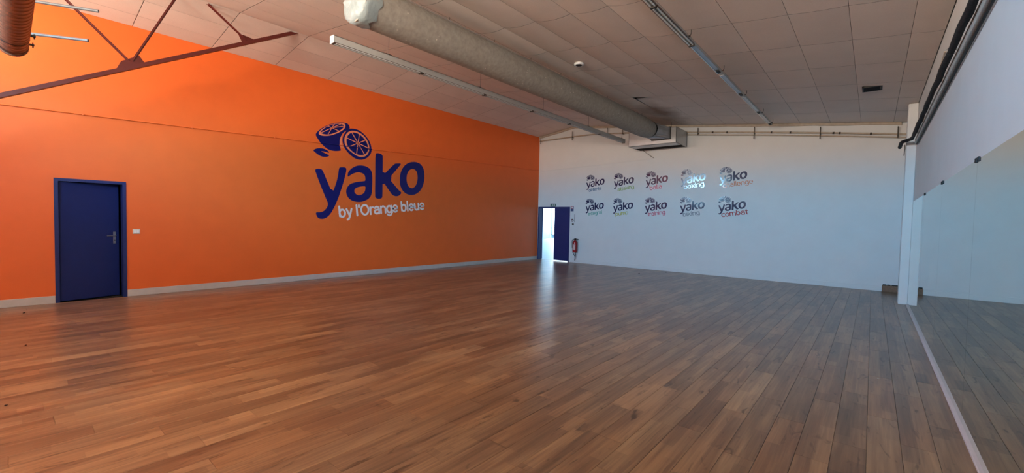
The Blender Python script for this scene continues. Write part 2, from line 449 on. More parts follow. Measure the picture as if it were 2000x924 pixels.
for x0, x1 in rows:
    off = (last_off + rnd.choice((0.37, 0.52, 0.71, 0.86)) + rnd.uniform(-0.06, 0.06)) % 1.26; last_off = off
    y = REAR - off
    while y < D+0.1:
        ya, yb = max(y, REAR), min(y+1.26, D+0.16 if x1 < BX1 else D)
        if yb - ya > 0.02:
            pts = [pix((px, py, 0)) for px, py in ((x0, ya), (x1, ya), (x1, yb), (x0, yb))]
            vis = 0.0
            if all(pts):
                a = 0
                cl = [(min(max(p[0], 0), 2000), min(max(p[1], 0), 924)) for p in pts]
                for i in range(4):
                    a += cl[i][0]*cl[(i+1) % 4][1]-cl[(i+1) % 4][0]*cl[i][1]
                vis = abs(a)/2
            elif any(pts): vis = 50.0
            r = rnd.random()
            br = 0.40+0.17*r if rnd.random() < 0.82 else 0.56+0.14*r
            planks.append((vis, (x0, x1, ya, yb), (br, rnd.random()**2*0.8, rnd.random(), 1)))
        y += 1.26
planks.sort(key=lambda p: -p[0])
for vis, g, c in planks[:300]:
    vs, fs = plank_geo(*g)
    me = bpy.data.meshes.new('plank'); me.from_pydata(vs, [], fs); me.materials.append(M['plank']); tint_mesh(me, [c]*len(fs))
    link('plank', me, floor)
b = MB(); cols = []
for vis, g, c in planks[300:]:
    vs, fs = plank_geo(*g); b.add(vs, fs); cols += [c]*len(fs)
me = b.mesh('planks', M['plank'], recalc=False); tint_mesh(me, cols)
o = link('small_planks', me, floor); o['kind'] = 'stuff'

# ------------------------------------------------------------------ ceiling: dark void above, every tile its own piece
def slab(z_off, t):
    poly = [(-0.2, zc(0)+z_off), (1.65, zc(1.65)+z_off), (W+0.2, zc(W)+z_off), (W+0.2, zc(W)+z_off+t), (1.65, zc(1.65)+z_off+t), (-0.2, zc(0)+z_off+t)]
    return MB().prism(poly, 1, REAR-0.2, D+0.1)
ceiling = struct(slab(0.28, 0.1).build('ceiling', M['void']))
XS = [0.004, 0.45, 1.03, 1.65, 2.22, 2.75, 3.30, 3.90, 4.50, 5.12, 5.69, 6.32, 6.97, 7.56, 8.18, 8.82, 9.48, 10.10, 10.71, W]
YL = [REAR] + [2.74+1.215*k for k in range(-3, 9)] + [D-0.1]
rt = random.Random(5)
COLSAG = [(0.0 if x < 1.6 else 0.003 if x < 4.4 else rt.uniform(0.026, 0.036) if 5.0 < x < 8.1 else rt.uniform(0.004, 0.011)) for x in XS]
def ysag(y):        # the sag fades out towards the back wall
    return 1.0 if y < 8.0 else max(0.22, 1.0-(y-8.0)/2.6)
def tile(x0, x1, y0, y1, sag, tint, poly=None, NX=5, NY=3):
    g = 0.0022; gy = 0.0045; th = 0.02; vs = []; fs = []
    x0 += g; x1 -= g; y0 += gy; y1 -= gy
    for j in range(NY+1):
        v = j/NY
        for i in range(NX+1):
            u = i/NX
            x = x0+(x1-x0)*u
            ya, yb = y0, y1
            if poly: ya = poly[0]+(poly[1]-poly[0])*u
            y = ya+(yb-ya)*v
            s = sag*(1-(2*u-1)**2)*ysag(y)
            vs.append((x, y, zc(x)-s + (poly[2]*(1-v) if poly else 0)))
    for j in range(NY):
        for i in range(NX):
            a = j*(NX+1)+i; fs.append((a, a+NX+1, a+NX+2, a+1))
    n = len(vs); rim = [0, NX, (NX+1)*(NY+1)-1, (NX+1)*NY]
    top = [(vs[k][0], vs[k][1], zc(vs[k][0])+th+(vs[k][2]-zc(vs[k][0]) if poly else 0)) for k in rim]
    vs += top
    rows_ = [list(range(0, NX+1)), list(range(NX, (NX+1)*(NY+1), NX+1)), list(range((NX+1)*(NY+1)-1, (NX+1)*NY-1, -1)), list(range((NX+1)*NY, -1, -(NX+1)))]
    for k, rr in enumerate(rows_):
        st = len(vs); vs += [vs[q] for q in rr]          # rim vertices of their own keep the underside shading clean
        fs.append(tuple(range(st, st+len(rr))) + (n+(k+1) % 4, n+k))
    me = bpy.data.meshes.new('tile'); me.from_pydata(vs, [], fs); me.materials.append(M['tile'])
    sm = [True]*(NX*NY)+[False]*4; me.polygons.foreach_set('use_smooth', sm)
    tint_mesh(me, [tint]*(NX*NY) + [(0.30, 0, 0, 1)]*4); return link('tile', me, ceiling)   # sides darkened to paint shade into the seams
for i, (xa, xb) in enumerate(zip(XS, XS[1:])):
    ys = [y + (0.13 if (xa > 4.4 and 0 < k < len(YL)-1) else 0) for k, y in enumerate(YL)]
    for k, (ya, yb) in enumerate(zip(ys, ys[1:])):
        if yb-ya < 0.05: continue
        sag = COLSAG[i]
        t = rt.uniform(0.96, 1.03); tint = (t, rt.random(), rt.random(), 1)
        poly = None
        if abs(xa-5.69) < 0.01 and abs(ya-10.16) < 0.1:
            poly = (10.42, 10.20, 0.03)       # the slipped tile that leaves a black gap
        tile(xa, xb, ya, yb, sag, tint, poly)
# ragged filler strip between the tiles and the back wall, following the slope
for side, pts in (('a', (0.01, 1.65)), ('b', (1.65, W-0.17))):
    xa, xb = pts
    bb = MB(); n = 6 if side == 'a' else 26
    rr = random.Random(3)
    lo = [(xa+(xb-xa)*i/n, zc(xa+(xb-xa)*i/n)-0.05-rr.uniform(0, 0.02)) for i in range(n+1)]
    hi = [(x, zc(x)+0.03) for x, z in reversed(lo)]
    bb.prism(lo+hi, 1, D-0.06, D-0.002)
    struct(bb.build('trim_1' if side == 'a' else 'trim_2', M['pipe_paint']))

# ------------------------------------------------------------------ baseboards and mirror trim
b = MB()
for ya, yb in ((REAR, DY0-0.002), (DY1+0.002, D)): b.cbox((0, ya, 0), (0.016, yb, 0.125), 0.004)
struct(b.build('baseboard_left', M['grey_base']))
struct(MB().cbox((BX1+0.06, D-0.016, 0), (10.66, D, 0.13), 0.004).build('baseboard_back', M['white_wall']))
struct(MB().cbox((W-0.025, REAR, 0), (W+0.02, 11.86, 0.022), 0.004).build('trim_3', M['white_trim']))

# ------------------------------------------------------------------ column at the end of the mirror wall
c = MB()
c.cbox((10.885, 11.87, 0), (W+0.006, 12.14, zc(10.95)-0.01), 0.008)
o = tag(c.build('column', M['white_wall']), 'white painted square column at the end of the mirror wall', 'column')

# ------------------------------------------------------------------ door in the orange wall
d1 = struct(thing('door_1', (0, DY0, 0), 'blue wooden door standing ajar in the orange wall', 'door')); del d1['category']
b = MB(); t = 0.05
b.box((-0.2, DY0, 0), (0.012, DY0+t, DH)).box((-0.2, DY1-t, 0), (0.012, DY1, DH)).box((-0.2, DY0+t, DH-t), (0.012, DY1-t, DH))
b.build('door_frame', M['blue_door'], d1)
ang = math.radians(13)
lw, lt = DY1-DY0-2*t-0.006, 0.04
b = MB().cbox((-lt, 0, 0.012), (0, lw, DH-t-0.004), 0.003)
leaf = b.build('door_leaf', M['blue_door'], d1)
mw = Matrix.Translation((-0.055, DY0+t+0.003, 0)) @ Matrix.Rotation(ang, 4, 'Z')
leaf.matrix_basis = mw
def on_leaf(mb, name, m):
    o = mb.build(name, m); o.parent = leaf; o.matrix_parent_inverse = Matrix.Identity(4); return o
on_leaf(MB().cbox((0, lw-0.085, 0.97), (0.008, lw-0.045, 1.19), 0.003), 'handle_plate', M['steel'])
on_leaf(MB().tube([(0.006, lw-0.065, 1.12), (0.05, lw-0.065, 1.12), (0.056, lw-0.08, 1.12), (0.056, lw-0.19, 1.118)], 0.009, 8), 'door_lever', M['steel'])
on_leaf(MB().lathe([(0.0, 0.008), (0.011, 0.008), (0.011, 0.0)], (0.004, lw-0.065, 1.03), 0, 12), 'lock_cylinder', M['dark_iron'])
# dark room behind that door
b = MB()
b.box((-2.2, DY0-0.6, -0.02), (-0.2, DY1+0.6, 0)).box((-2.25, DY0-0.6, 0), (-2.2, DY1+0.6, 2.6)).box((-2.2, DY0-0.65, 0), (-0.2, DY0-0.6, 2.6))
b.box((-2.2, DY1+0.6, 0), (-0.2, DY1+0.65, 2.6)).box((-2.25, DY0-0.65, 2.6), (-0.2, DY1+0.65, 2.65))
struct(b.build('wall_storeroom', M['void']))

# ------------------------------------------------------------------ double door in the white wall
d2 = struct(thing('door_2', (BX0, D, 0), 'blue double door in the white wall, one half open', 'door')); del d2['category']
b = MB(); t = 0.045
b.box((BX0, D-0.012, 0), (BX0+t, D+0.2, BH)).box((BX1-t, D-0.012, 0), (BX1, D+0.2, BH)).box((BX0+t, D-0.012, BH-t), (BX1-t, D+0.2, BH))
b.build('door_frame', M['blue_door'], d2)
MB().cbox((0.80, D+0.02, 0.03), (BX1-t-0.003, D+0.06, BH-t-0.003), 0.003).build('door_leaf', M['blue_door'], d2)
lf = MB().cbox((0, 0, 0.012), (0.70, 0.04, BH-t-0.003), 0.003).build('door_leaf', M['blue_door'], d2)
lf.matrix_basis = Matrix.Translation((BX0+t+0.01, D+0.25, 0)) @ Matrix.Rotation(math.radians(165), 4, 'Z')

# ------------------------------------------------------------------ bright hall seen through the open half
HB = (-12.7, 32.8)
struct(MB().box((-15, D+0.2, -0.06), (6, 35, -0.0)).build('floor_hall', M['hall_floor']))
struct(MB().box((-15, D+0.2, 4.6), (6, 35, 4.7)).build('ceiling_hall', M['white_wall']))
b = MB().bar((-12.7-0.05, 32.8, 2.3), (-9.6, 27.0, 2.3), 0.2, 4.6)
struct(b.build('wall_hall_left', M['hall_blue']))
b = MB().bar((-9.6, 27.0, 2.3), (-9.6, D+0.2, 2.3), 0.2, 4.6)
struct(b.build('wall_hall_side', M['hall_blue']))
struct(MB().box((5.9, D+0.2, 0), (6, 35, 4.6)).build('wall_hall_right', M['hall_blue']))
struct(MB().box((-15, D+0.1, 0), (-0.2, D+0.2, 5)).build('wall_hall_front', M['hall_blue']))
wb = struct(MB().box((-13, 33.0, 0), (6, 33.2, 0.25)).build('wall_hall_back', M['frame_grey']))
w3 = struct(MB().box((-13, 33.02, 0.25), (6, 33.06, 0.33)).box((-13, 33.02, 4.4), (6, 33.06, 4.6)).build('window_3', M['frame_grey']))
for i in range(8):
    x = -12.75 + i*2.4
    MB().box((x, 32.96, 0.25), (x+0.22, 33.08, 4.6)).build('mullion', M['frame_grey'], w3)
    MB().box((x+0.22, 33.04, 0.33), (x+2.4, 33.06, 4.4)).build('pane', M['hall_glow'], w3)

# ================================================================== MIRRORS
MY = [11.86, 9.31, 7.09, 4.90, 2.71, 0.52, REAR+0.02]
MT = 2.11
mnames = ['tall wall mirror panel that touches the white column', 'second tall wall mirror panel counted from the white column',
          'third tall wall mirror panel counted from the white column', 'fourth tall wall mirror panel counted from the white column',
          'fifth tall wall mirror panel counted from the white column', 'last tall wall mirror panel beside the rear wall']
for i, (ya, yb) in enumerate(zip(MY, MY[1:])):
    t = thing('mirror_panel', (W, (ya+yb)/2, 0.022), mnames[i], 'mirror', 'mirrors along the right wall')
    MB().box((W+0.001, yb+0.0015, 0.022), (W+0.007, ya-0.0015, MT)).build('mirror_glass', M['mirror'], t)
    for yy in ((ya-0.05, yb+0.05) if i else (yb+0.02,)):
        MB().cbox((W-0.008, yy-0.018, MT-0.02), (W+0.0075, yy+0.018, MT+0.018), 0.003).build('mirror_clip', M['black'], t)

# ================================================================== LOGOS
L = {
    'Y': [(0.056,1.293),(0.152,1.32),(0.227,1.314),(0.262,1.274),(0.506,0.729),(0.635,1.095),(0.677,1.393),(0.707,1.411),(0.792,1.423),(0.856,1.42),(0.879,1.38),(0.858,1.256),(0.777,0.966),(0.667,0.641),(0.577,0.426),(0.48,0.248),(0.388,0.141),(0.275,0.087),(0.171,0.096),(0.123,0.136),(0.088,0.22),(0.102,0.251),(0.188,0.25),(0.274,0.276),(0.344,0.34),(0.386,0.411),(0.393,0.487),(0.361,0.555),(0.219,0.872),(0.115,1.134)],
    'A': [(0.911,1.18),(0.911,1.262),(0.933,1.328),(1.021,1.423),(1.157,1.503),(1.296,1.529),(1.438,1.519),(1.562,1.455),(1.618,1.349),(1.628,1.219),(1.623,0.881),(1.591,0.729),(1.488,0.63),(1.345,0.567),(1.205,0.549),(1.047,0.571),(0.939,0.638),(0.884,0.724),(0.868,0.812),(0.898,0.921),(0.974,1.006),(1.09,1.055),(1.24,1.093),(1.381,1.115),(1.417,1.133),(1.417,1.2),(1.4,1.272),(1.338,1.321),(1.238,1.337),(1.139,1.32),(1.022,1.265)],
    'AH': [(1.419,0.985),(1.419,0.904),(1.396,0.821),(1.323,0.758),(1.235,0.73),(1.156,0.748),(1.108,0.795),(1.096,0.845),(1.123,0.902),(1.186,0.939),(1.301,0.969)],
    'K': [(1.709,1.895),(1.79,1.917),(1.889,1.907),(1.938,1.864),(1.943,1.781),(1.94,1.315),(2.32,1.687),(2.403,1.705),(2.534,1.72),(2.525,1.679),(2.144,1.257),(2.474,0.946),(2.565,0.896),(2.537,0.831),(2.472,0.787),(2.384,0.766),(2.291,0.785),(2.222,0.835),(1.941,1.17),(1.942,0.749),(1.929,0.702),(1.886,0.677),(1.782,0.671),(1.731,0.691),(1.709,0.736),(1.711,1.339)],
    'O': [(2.503,1.218),(2.515,1.417),(2.583,1.582),(2.701,1.715),(2.87,1.799),(3.043,1.827),(3.221,1.795),(3.336,1.683),(3.386,1.522),(3.385,1.313),(3.325,1.12),(3.225,0.968),(3.059,0.862),(2.885,0.827),(2.713,0.865),(2.592,0.954),(2.524,1.08)],
    'OH': [(2.731,1.297),(2.753,1.44),(2.815,1.546),(2.912,1.605),(3.021,1.604),(3.103,1.535),(3.136,1.394),(3.118,1.228),(3.055,1.108),(2.956,1.036),(2.842,1.052),(2.768,1.127)],
    'BODY': [(0.077,2.129),(0.09,2.178),(0.154,2.252),(0.263,2.347),(0.417,2.443),(0.589,2.516),(0.765,2.555),(0.873,2.558),(0.934,2.524),(0.965,2.454),(0.917,2.396),(0.841,2.348),(0.767,2.286),(0.723,2.195),(0.694,2.092),(0.687,1.979),(0.71,1.885),(0.728,1.843),(0.674,1.821),(0.564,1.802),(0.463,1.806),(0.378,1.824),(0.294,1.873),(0.196,1.954),(0.127,2.044),(0.086,2.104)],
    'RING1': [(0.147,2.168),(0.161,2.217),(0.222,2.288),(0.333,2.376),(0.474,2.453),(0.618,2.51),(0.75,2.542),(0.825,2.535),(0.843,2.489),(0.826,2.423),(0.766,2.356),(0.663,2.282),(0.533,2.212),(0.404,2.159),(0.278,2.136),(0.188,2.137)],
    'FACE1': [(0.195,2.223),(0.263,2.302),(0.375,2.39),(0.517,2.463),(0.647,2.499),(0.75,2.507),(0.798,2.481),(0.788,2.43),(0.722,2.362),(0.619,2.292),(0.49,2.223),(0.376,2.183),(0.264,2.177),(0.209,2.192)],
    'DISC': [(0.965,2.437),(1.101,2.454),(1.243,2.432),(1.388,2.347),(1.504,2.234),(1.572,2.111),(1.598,1.966),(1.558,1.842),(1.46,1.74),(1.33,1.677),(1.202,1.664),(1.076,1.699),(0.952,1.777),(0.86,1.864),(0.799,1.954),(0.761,2.075),(0.768,2.188),(0.819,2.295),(0.886,2.388)],
    'RING2': [(0.81,2.153),(0.842,2.256),(0.917,2.347),(1.024,2.396),(1.148,2.401),(1.276,2.365),(1.389,2.296),(1.48,2.185),(1.526,2.059),(1.524,1.941),(1.475,1.838),(1.394,1.769),(1.281,1.74),(1.17,1.755),(1.06,1.805),(0.944,1.875),(0.859,1.948),(0.817,2.041)],
    'FACE2': [(0.87,2.134),(0.888,2.222),(0.948,2.302),(1.04,2.354),(1.141,2.356),(1.244,2.33),(1.357,2.254),(1.447,2.151),(1.49,2.039),(1.482,1.935),(1.426,1.854),(1.329,1.8),(1.217,1.79),(1.106,1.819),(0.997,1.883),(0.912,1.97),(0.874,2.05)],
    'CRES': [(0.767,2.272),(0.716,2.193),(0.688,2.091),(0.692,1.98),(0.717,1.914),(0.802,1.92),(0.769,1.963),(0.742,2.044),(0.732,2.14)],
    'LEAF': [(0.014,1.746),(0.074,1.792),(0.176,1.827),(0.273,1.826),(0.357,1.801),(0.41,1.76),(0.417,1.731),(0.322,1.755),(0.197,1.755),(0.28,1.726),(0.351,1.7),(0.429,1.677),(0.379,1.639),(0.295,1.618),(0.212,1.625),(0.129,1.661),(0.061,1.706)],
    'SP1': [(0.481,2.368),(0.553,2.484),(0.721,2.509),(0.795,2.466),(0.67,2.323),(0.383,2.191),(0.209,2.203),(0.368,2.398)],
    'SP2': [(1.191,2.097),(1.018,2.343),(1.231,2.343),(1.447,2.227),(1.49,2.01),(1.385,1.823),(1.151,1.793),(0.923,1.955),(0.876,2.184)],
}
def smooth_poly(p, it=1):
    for _ in range(it):
        q = []
        for i in range(len(p)):
            a, c = p[i], p[(i+1) % len(p)]
            q += [(a[0]*.78+c[0]*.22, a[1]*.78+c[1]*.22), (a[0]*.22+c[0]*.78, a[1]*.22+c[1]*.78)]
        p = q
    return p
def flat(polys, lift, smooth=1):
    """tessellated outline (holes allowed) as 2-D triangles"""
    polys = [smooth_poly(p, smooth) for p in polys]
    tri = tessellate_polygon([[Vector((x, y, 0)) for x, y in p] for p in polys])
    pts = [(x, y, lift) for p in polys for x, y in p]
    return pts, [tuple(t) for t in tri]
def ribbon(pts, w, lift, closed=False, caps=True, ncap=5):
    """flat stroke of width w along a 2-D polyline"""
    n = len(pts); vs = []; fs = []
    P = [Vector(p) for p in pts]
    for i in range(n):
        if closed: a, c = P[i-1], P[(i+1) % n]
        else: a, c = P[max(i-1, 0)], P[min(i+1, n-1)]
        t = (c-a); t = t.normalized() if t.length > 1e-9 else Vector((1, 0))
        nn = Vector((-t.y, t.x)); k = 1.0
        if closed or 0 < i < n-1:
            e = (P[(i+1) % n]-P[i]).normalized(); k = 1/max(0.6, abs(nn.dot(Vector((-e.y, e.x)))))
        for s in (1, -1):
            q = P[i]+nn*s*w/2*k; vs.append((q.x, q.y, lift))
    for i in range(n if closed else n-1):
        j = (i+1) % n; fs.append((2*i, 2*i+1, 2*j+1, 2*j))
    if caps and not closed:
        for idx, o2 in ((0, 1), (n-1, n-2)):
            dv = (P[idx]-P[o2]).normalized(); a0 = math.atan2(dv.y, dv.x); c0 = len(vs)
            vs.append((P[idx].x, P[idx].y, lift))
            for k in range(ncap+1):
                th = a0-math.pi/2+math.pi*k/ncap; vs.append((P[idx].x+math.cos(th)*w/2, P[idx].y+math.sin(th)*w/2, lift))
            for k in range(ncap): fs.append((c0, c0+1+k, c0+2+k))
    return vs, fs
def place(vs, o, s, wall):
    """2-D decal to wall coordinates; wall 'left' (u->y) or 'back' (u->x)"""
    if wall == 'left': return [(0.0+l, o[0]+u*s, o[1]+v*s) for u, v, l in vs]
    return [(o[0]+u*s, D-l, o[1]+v*s) for u, v, l in vs]
def decal(parts, name, m, parent, o, s, wall):
    b = MB()
    for vs, fs in parts: b.add(place(vs, o, s, wall), fs)
    return b.build(name, m, parent, recalc=False)

def arc(cx, cy, rx, ry, a0, a1, n=12):
    return [(cx+rx*math.cos(math.radians(a0+(a1-a0)*i/n)), cy+ry*math.sin(math.radians(a0+(a1-a0)*i/n))) for i in range(n+1)]
RING = ('c', arc(0.42, 0.5, 0.38, 0.5, 0, 360, 16)[:-1])
G = {  # simple rounded stroke letters: (advance, strokes); x-height 1
 'a': (1.02, [arc(0.42, 0.66, 0.34, 0.36, 155, 20, 7)+[(0.78, 0.5), (0.78, 0.0)], [(0.78, 0.56), (0.45, 0.56)]+arc(0.40, 0.28, 0.34, 0.28, 90, 270, 7)+[(0.6, 0.03), (0.78, 0.2)]]),
 'b': (1.02, [[(0.06, 1.45), (0.06, 0.1)], RING]), 'c': (0.88, [arc(0.44, 0.5, 0.4, 0.5, 45, 315, 12)]),
 'd': (1.02, [[(0.80, 1.45), (0.80, 0.0)], RING]),
 'e': (1.0, [[(0.06, 0.5), (0.8, 0.5)]+arc(0.43, 0.5, 0.38, 0.5, 0, 310, 13)]),
 'g': (1.02, [RING, [(0.80, 1.0), (0.80, -0.1)]+arc(0.42, -0.1, 0.38, 0.34, 0, -150, 7)]),
 'h': (1.0, [[(0.06, 1.45), (0.06, 0)], [(0.06, 0.55)]+arc(0.42, 0.62, 0.36, 0.38, 170, 0, 7)+[(0.78, 0)]]),
 'i': (0.36, [[(0.1, 1.0), (0.1, 0)], [(0.1, 1.36), (0.1, 1.40)]]),
 'k': (0.9, [[(0.06, 1.45), (0.06, 0)], [(0.68, 0.98), (0.12, 0.45)], [(0.3, 0.6), (0.74, 0)]]),
 'l': (0.36, [[(0.1, 1.45), (0.1, 0)]]),
 'm': (1.52, [[(0.06, 1.0), (0.06, 0)], [(0.06, 0.6)]+arc(0.37, 0.65, 0.31, 0.35, 170, 0, 6)+[(0.68, 0)], [(0.68, 0.6)]+arc(0.99, 0.65, 0.31, 0.35, 170, 0, 6)+[(1.30, 0)]]),
 'n': (1.0, [[(0.06, 1.0), (0.06, 0)], [(0.06, 0.55)]+arc(0.42, 0.62, 0.36, 0.38, 170, 0, 7)+[(0.78, 0)]]),
 'o': (1.0, [RING]), 'p': (1.02, [[(0.06, 1.0), (0.06, -0.45)], RING]),
 'r': (0.66, [[(0.06, 1.0), (0.06, 0)], [(0.06, 0.5)]+arc(0.42, 0.6, 0.36, 0.38, 165, 70, 5)]),
 't': (0.62, [[(0.22, 1.35), (0.22, 0.2)]+arc(0.42, 0.2, 0.2, 0.2, 180, 280, 4), [(0.0, 0.97), (0.5, 0.97)]]),
 'u': (1.0, [[(0.06, 1.0), (0.06, 0.38)]+arc(0.42, 0.38, 0.36, 0.38, 180, 360, 8), [(0.78, 1.0), (0.78, 0.0)]]),
 'x': (0.9, [[(0.05, 1.0), (0.72, 0)], [(0.72, 1.0), (0.05, 0)]]),
 'y': (0.92, [[(0.04, 1.0), (0.40, 0.08)], [(0.76, 1.0), (0.34, -0.2), (0.22, -0.4), (0.06, -0.44)]]),
 'O': (1.38, [('c', arc(0.6, 0.7, 0.55, 0.7, 0, 360, 18)[:-1])]),
 "'": (0.34, [[(0.1, 1.42), (0.08, 1.15)]]), ' ': (0.5, []),
}
G['\u00e9'] = (1.0, G['e'][1]+[[(0.34, 1.25), (0.56, 1.48)]])
def word(txt, sw, lift):
    """list of (letter, parts) along the baseline, in x-height units, and total width"""
    x = 0; out = []
    for ch in txt:
        adv, st = G[ch]; parts = []
        for s in st:
            cl = isinstance(s, tuple); p = s[1] if cl else s
            parts.append(ribbon([(x+a, c) for a, c in p], sw, lift+0.0004*len(parts), cl))
        if parts: out.append((ch, parts))
        x += adv
    return out, x-0.2
def xform(parts, o, sx, sy, rot):
    c, s = math.cos(rot), math.sin(rot)
    return [([(o[0]+x*sx*c-y*sy*s, o[1]+x*sx*s+y*sy*c, l) for x, y, l in vs], fs) for vs, fs in parts]

def logo(root, o, s, wall, blue, pale):
    e1, e2, e3, e4 = (0.0012, 0.0022, 0.0032, 0.0042)
    for k, hole in (('Y', None), ('A', 'AH'), ('K', None), ('O', 'OH')):
        decal([flat([L[k]] + ([L[hole]] if hole else []), e1)], 'letter', blue, root, o, s, wall)
    fr = decal([flat([L['BODY']], e1)], 'half_orange', blue, root, o, s, wall)
    decal([flat([L['RING1']], e2)], 'pith_ring', pale, fr, o, s, wall)
    decal([flat([L['FACE1']], e3)], 'cut_face', blue, fr, o, s, wall)
    decal([ribbon([L['SP1'][0], p], 0.016, e4, caps=False) for p in L['SP1'][1:]], 'segment_line', pale, fr, o, s, wall)
    sl = decal([flat([L['DISC']], e1+0.0004)], 'orange_slice', blue, root, o, s, wall)
    decal([flat([L['RING2']], e2+0.0004)], 'pith_ring', pale, sl, o, s, wall)
    decal([flat([L['FACE2']], e3+0.0004)], 'cut_face', blue, sl, o, s, wall)
    decal([ribbon([L['SP2'][0], p], 0.022, e4+0.0004, caps=False) for p in L['SP2'][1:]], 'segment_line', pale, sl, o, s, wall)
    decal([flat([L['CRES']], e2+0.0008)], 'highlight', pale, fr, o, s, wall)
    decal([flat([L['LEAF']], e1)], 'leaf', blue, root, o, s, wall)

big = thing('wall_logo', (0, 6.5, 1.45), 'large dark blue lettering with two cut oranges on the orange wall', 'logo')
logo(big, (4.80, 1.40), 1.0, 'left', M['navy'], M['peach_vinyl'])
wl, tw = word("by l'Orange bleue", 0.27, 0.0035)
sx = 2.70/tw
for ch, parts in wl:
    decal(xform(parts, (5.50-4.80, 1.545-1.40), sx, 0.185, math.radians(6.2)), 'tagline_letter', M['white_vinyl'], big, (4.80, 1.40), 1.0, 'left')

PROG = [[('d\u00e9tente', (40, 96, 136), 0.13, 0.51, 0.082), ('attaking', (128, 160, 70), 0.17, 0.60, 0.085), ('balla', (205, 84, 110), 0.17, 0.40, 0.095),
         ('boxing', (120, 130, 150), 0.12, 0.60, 0.095), ('challenge', (190, 104, 44), 0.12, 0.80, 0.095)],
        [('integral', (70, 160, 150), 0.14, 0.56, 0.085), ('pump', (172, 172, 58), 0.12, 0.47, 0.085), ('training', (190, 70, 104), 0.13, 0.58, 0.09),
         ('biking', (118, 128, 140), 0.12, 0.50, 0.09), ('combat', (165, 24, 36), 0.12, 0.70, 0.10)]]
LX = [2.20, 3.32, 4.495, 5.665, 6.81]
for r, row in enumerate(PROG):
    for k, (txt, col, dx, wd, xh) in enumerate(row):
        x0, ztop = LX[k], (3.305, 2.43)[r]
        s = 0.2254
        o = (x0-0.014*s, ztop-2.558*s)
        cn = ['blue', 'green', 'pink', 'pale grey', 'orange', 'teal', 'yellow', 'magenta', 'grey', 'red'][r*5+k]
        t = thing('program_logo', (x0+0.38, D, o[1]), 'small navy wall logo with cut oranges over the %s word %s' % (cn, txt), 'logo', 'class logos on the white wall')
        logo(t, o, s, 'back', M['navy_dark'], M['offwhite_vinyl'])
        wl, tw = word(txt, 0.2, 0.0015)
        mcol = mat('word_vinyl_'+txt, srgb(*col), 0.10, spec=0.6)
        for ch, parts in wl:
            decal(xform(parts, (x0+dx-o[0], ztop-0.63-o[1]), wd/tw, xh, math.radians(8)), 'word_letter', mcol, t, o, 1.0, 'back')

# ================================================================== ORANGE WALL FITTINGS
pipe_pts = [(0.012, REAR+0.01, 3.085), (0.012, 0.0, 3.185), (0.012, 2.4, 3.255), (0.012, 5.2, 3.355), (0.012, 8.3, 3.45), (0.012, 13.9, 3.59)]
def pz(y):
    for a, c in zip(pipe_pts, pipe_pts[1:]):
        if a[1] <= y <= c[1]: return a[2]+(c[2]-a[2])*(y-a[1])/(c[1]-a[1])
cp = thing('wall_conduit', (0.012, 6, 3.37), 'thin orange painted conduit running along the orange wall above the door', 'pipe')
def seg(y0, y1): return [(0.012, y0, pz(y0))] + [p for p in pipe_pts if y0 < p[1] < y1] + [(0.012, y1, pz(y1))]
MB().tube(seg(REAR+0.01, 4.985), 0.011, 8).tube(seg(6.40, 13.89), 0.011, 8).tube(seg(5.49, 5.57), 0.011, 8).build('conduit_pipe', M['orange'], cp)
MB().tube(seg(4.985, 5.49), 0.011, 8).build('painted_pipe', M['navy'], cp)
MB().tube(seg(5.57, 6.40), 0.011, 8).build('painted_pipe', M['navy'], cp)
for y in (-0.7, 0.87, 2.41, 3.95, 5.49, 7.0, 8.55, 10.1, 11.65, 13.2):
    z = pz(y); MB().cbox((0, y-0.012, z-0.018), (0.027, y+0.012, z+0.018), 0.003).build('pipe_clip', M['orange'], cp)
sw = thing('light_switch', (0.004, 1.55, 1.2), 'small ivory double light switch beside the ajar blue door', 'switch')
MB().cbox((0, 1.497, 1.155), (0.012, 1.603, 1.243), 0.004).build('switch_plate', M['switch'], sw)
for y in (1.512, 1.553): MB().cbox((0.010, y, 1.172), (0.018, y+0.036, 1.227), 0.003).build('rocker', M['lamp_white'], sw)

# ================================================================== WHITE WALL FITTINGS
ex = thing('exit_sign', (0.74, D, 2.13), 'small dark green exit pictogram sign above the double door', 'sign')
MB().cbox((0.62, D-0.03, 2.135), (0.86, D, 2.245), 0.004).build('sign_plate', M['green_sign'], ex)
MB().prism([(0.69, 2.15), (0.725, 2.19), (0.72, 2.23), (0.735, 2.23), (0.75, 2.185), (0.73, 2.15)], 1, D-0.033, D-0.029).build('running_figure', M['sign_white'], ex)
MB().box((0.785, D-0.033, 2.15), (0.835, D-0.029, 2.23)).build('door_symbol', M['sign_white'], ex)
MB().prism([(0.635, 2.19), (0.665, 2.165), (0.665, 2.215)], 1, D-0.033, D-0.029).build('arrow', M['sign_white'], ex)
fs_ = thing('fire_notice', (1.61, D, 1.95), 'small red and blue fire notice beside the double door', 'sign')
MB().cbox((1.56, D-0.006, 1.95), (1.69, D, 2.15), 0.002).build('notice_plate', M['sign_blue'], fs_)
MB().box((1.568, D-0.008, 2.045), (1.682, D-0.0055, 2.142)).build('red_panel', M['sign_red'], fs_)
MB().box((1.605, D-0.0095, 2.06), (1.64, D-0.0075, 2.13)).box((1.645, D-0.0095, 2.06), (1.66, D-0.0075, 2.10)).build('extinguisher_symbol', M['sign_white'], fs_)
ns = thing('no_entry_sign', (1.64, D, 1.56), 'small round sign with a pale bar on the white wall beside the door', 'sign')
MB().lathe([(0, -0.006), (0.058, -0.006), (0.058, 0)], (1.645, D, 1.61), 1, 20, False).build('sign_disc', mat('dark_maroon_sign', srgb(84, 40, 52), 0.4), ns)
MB().box((1.612, D-0.009, 1.597), (1.678, D-0.0055, 1.625)).build('bar', M['sign_white'], ns)
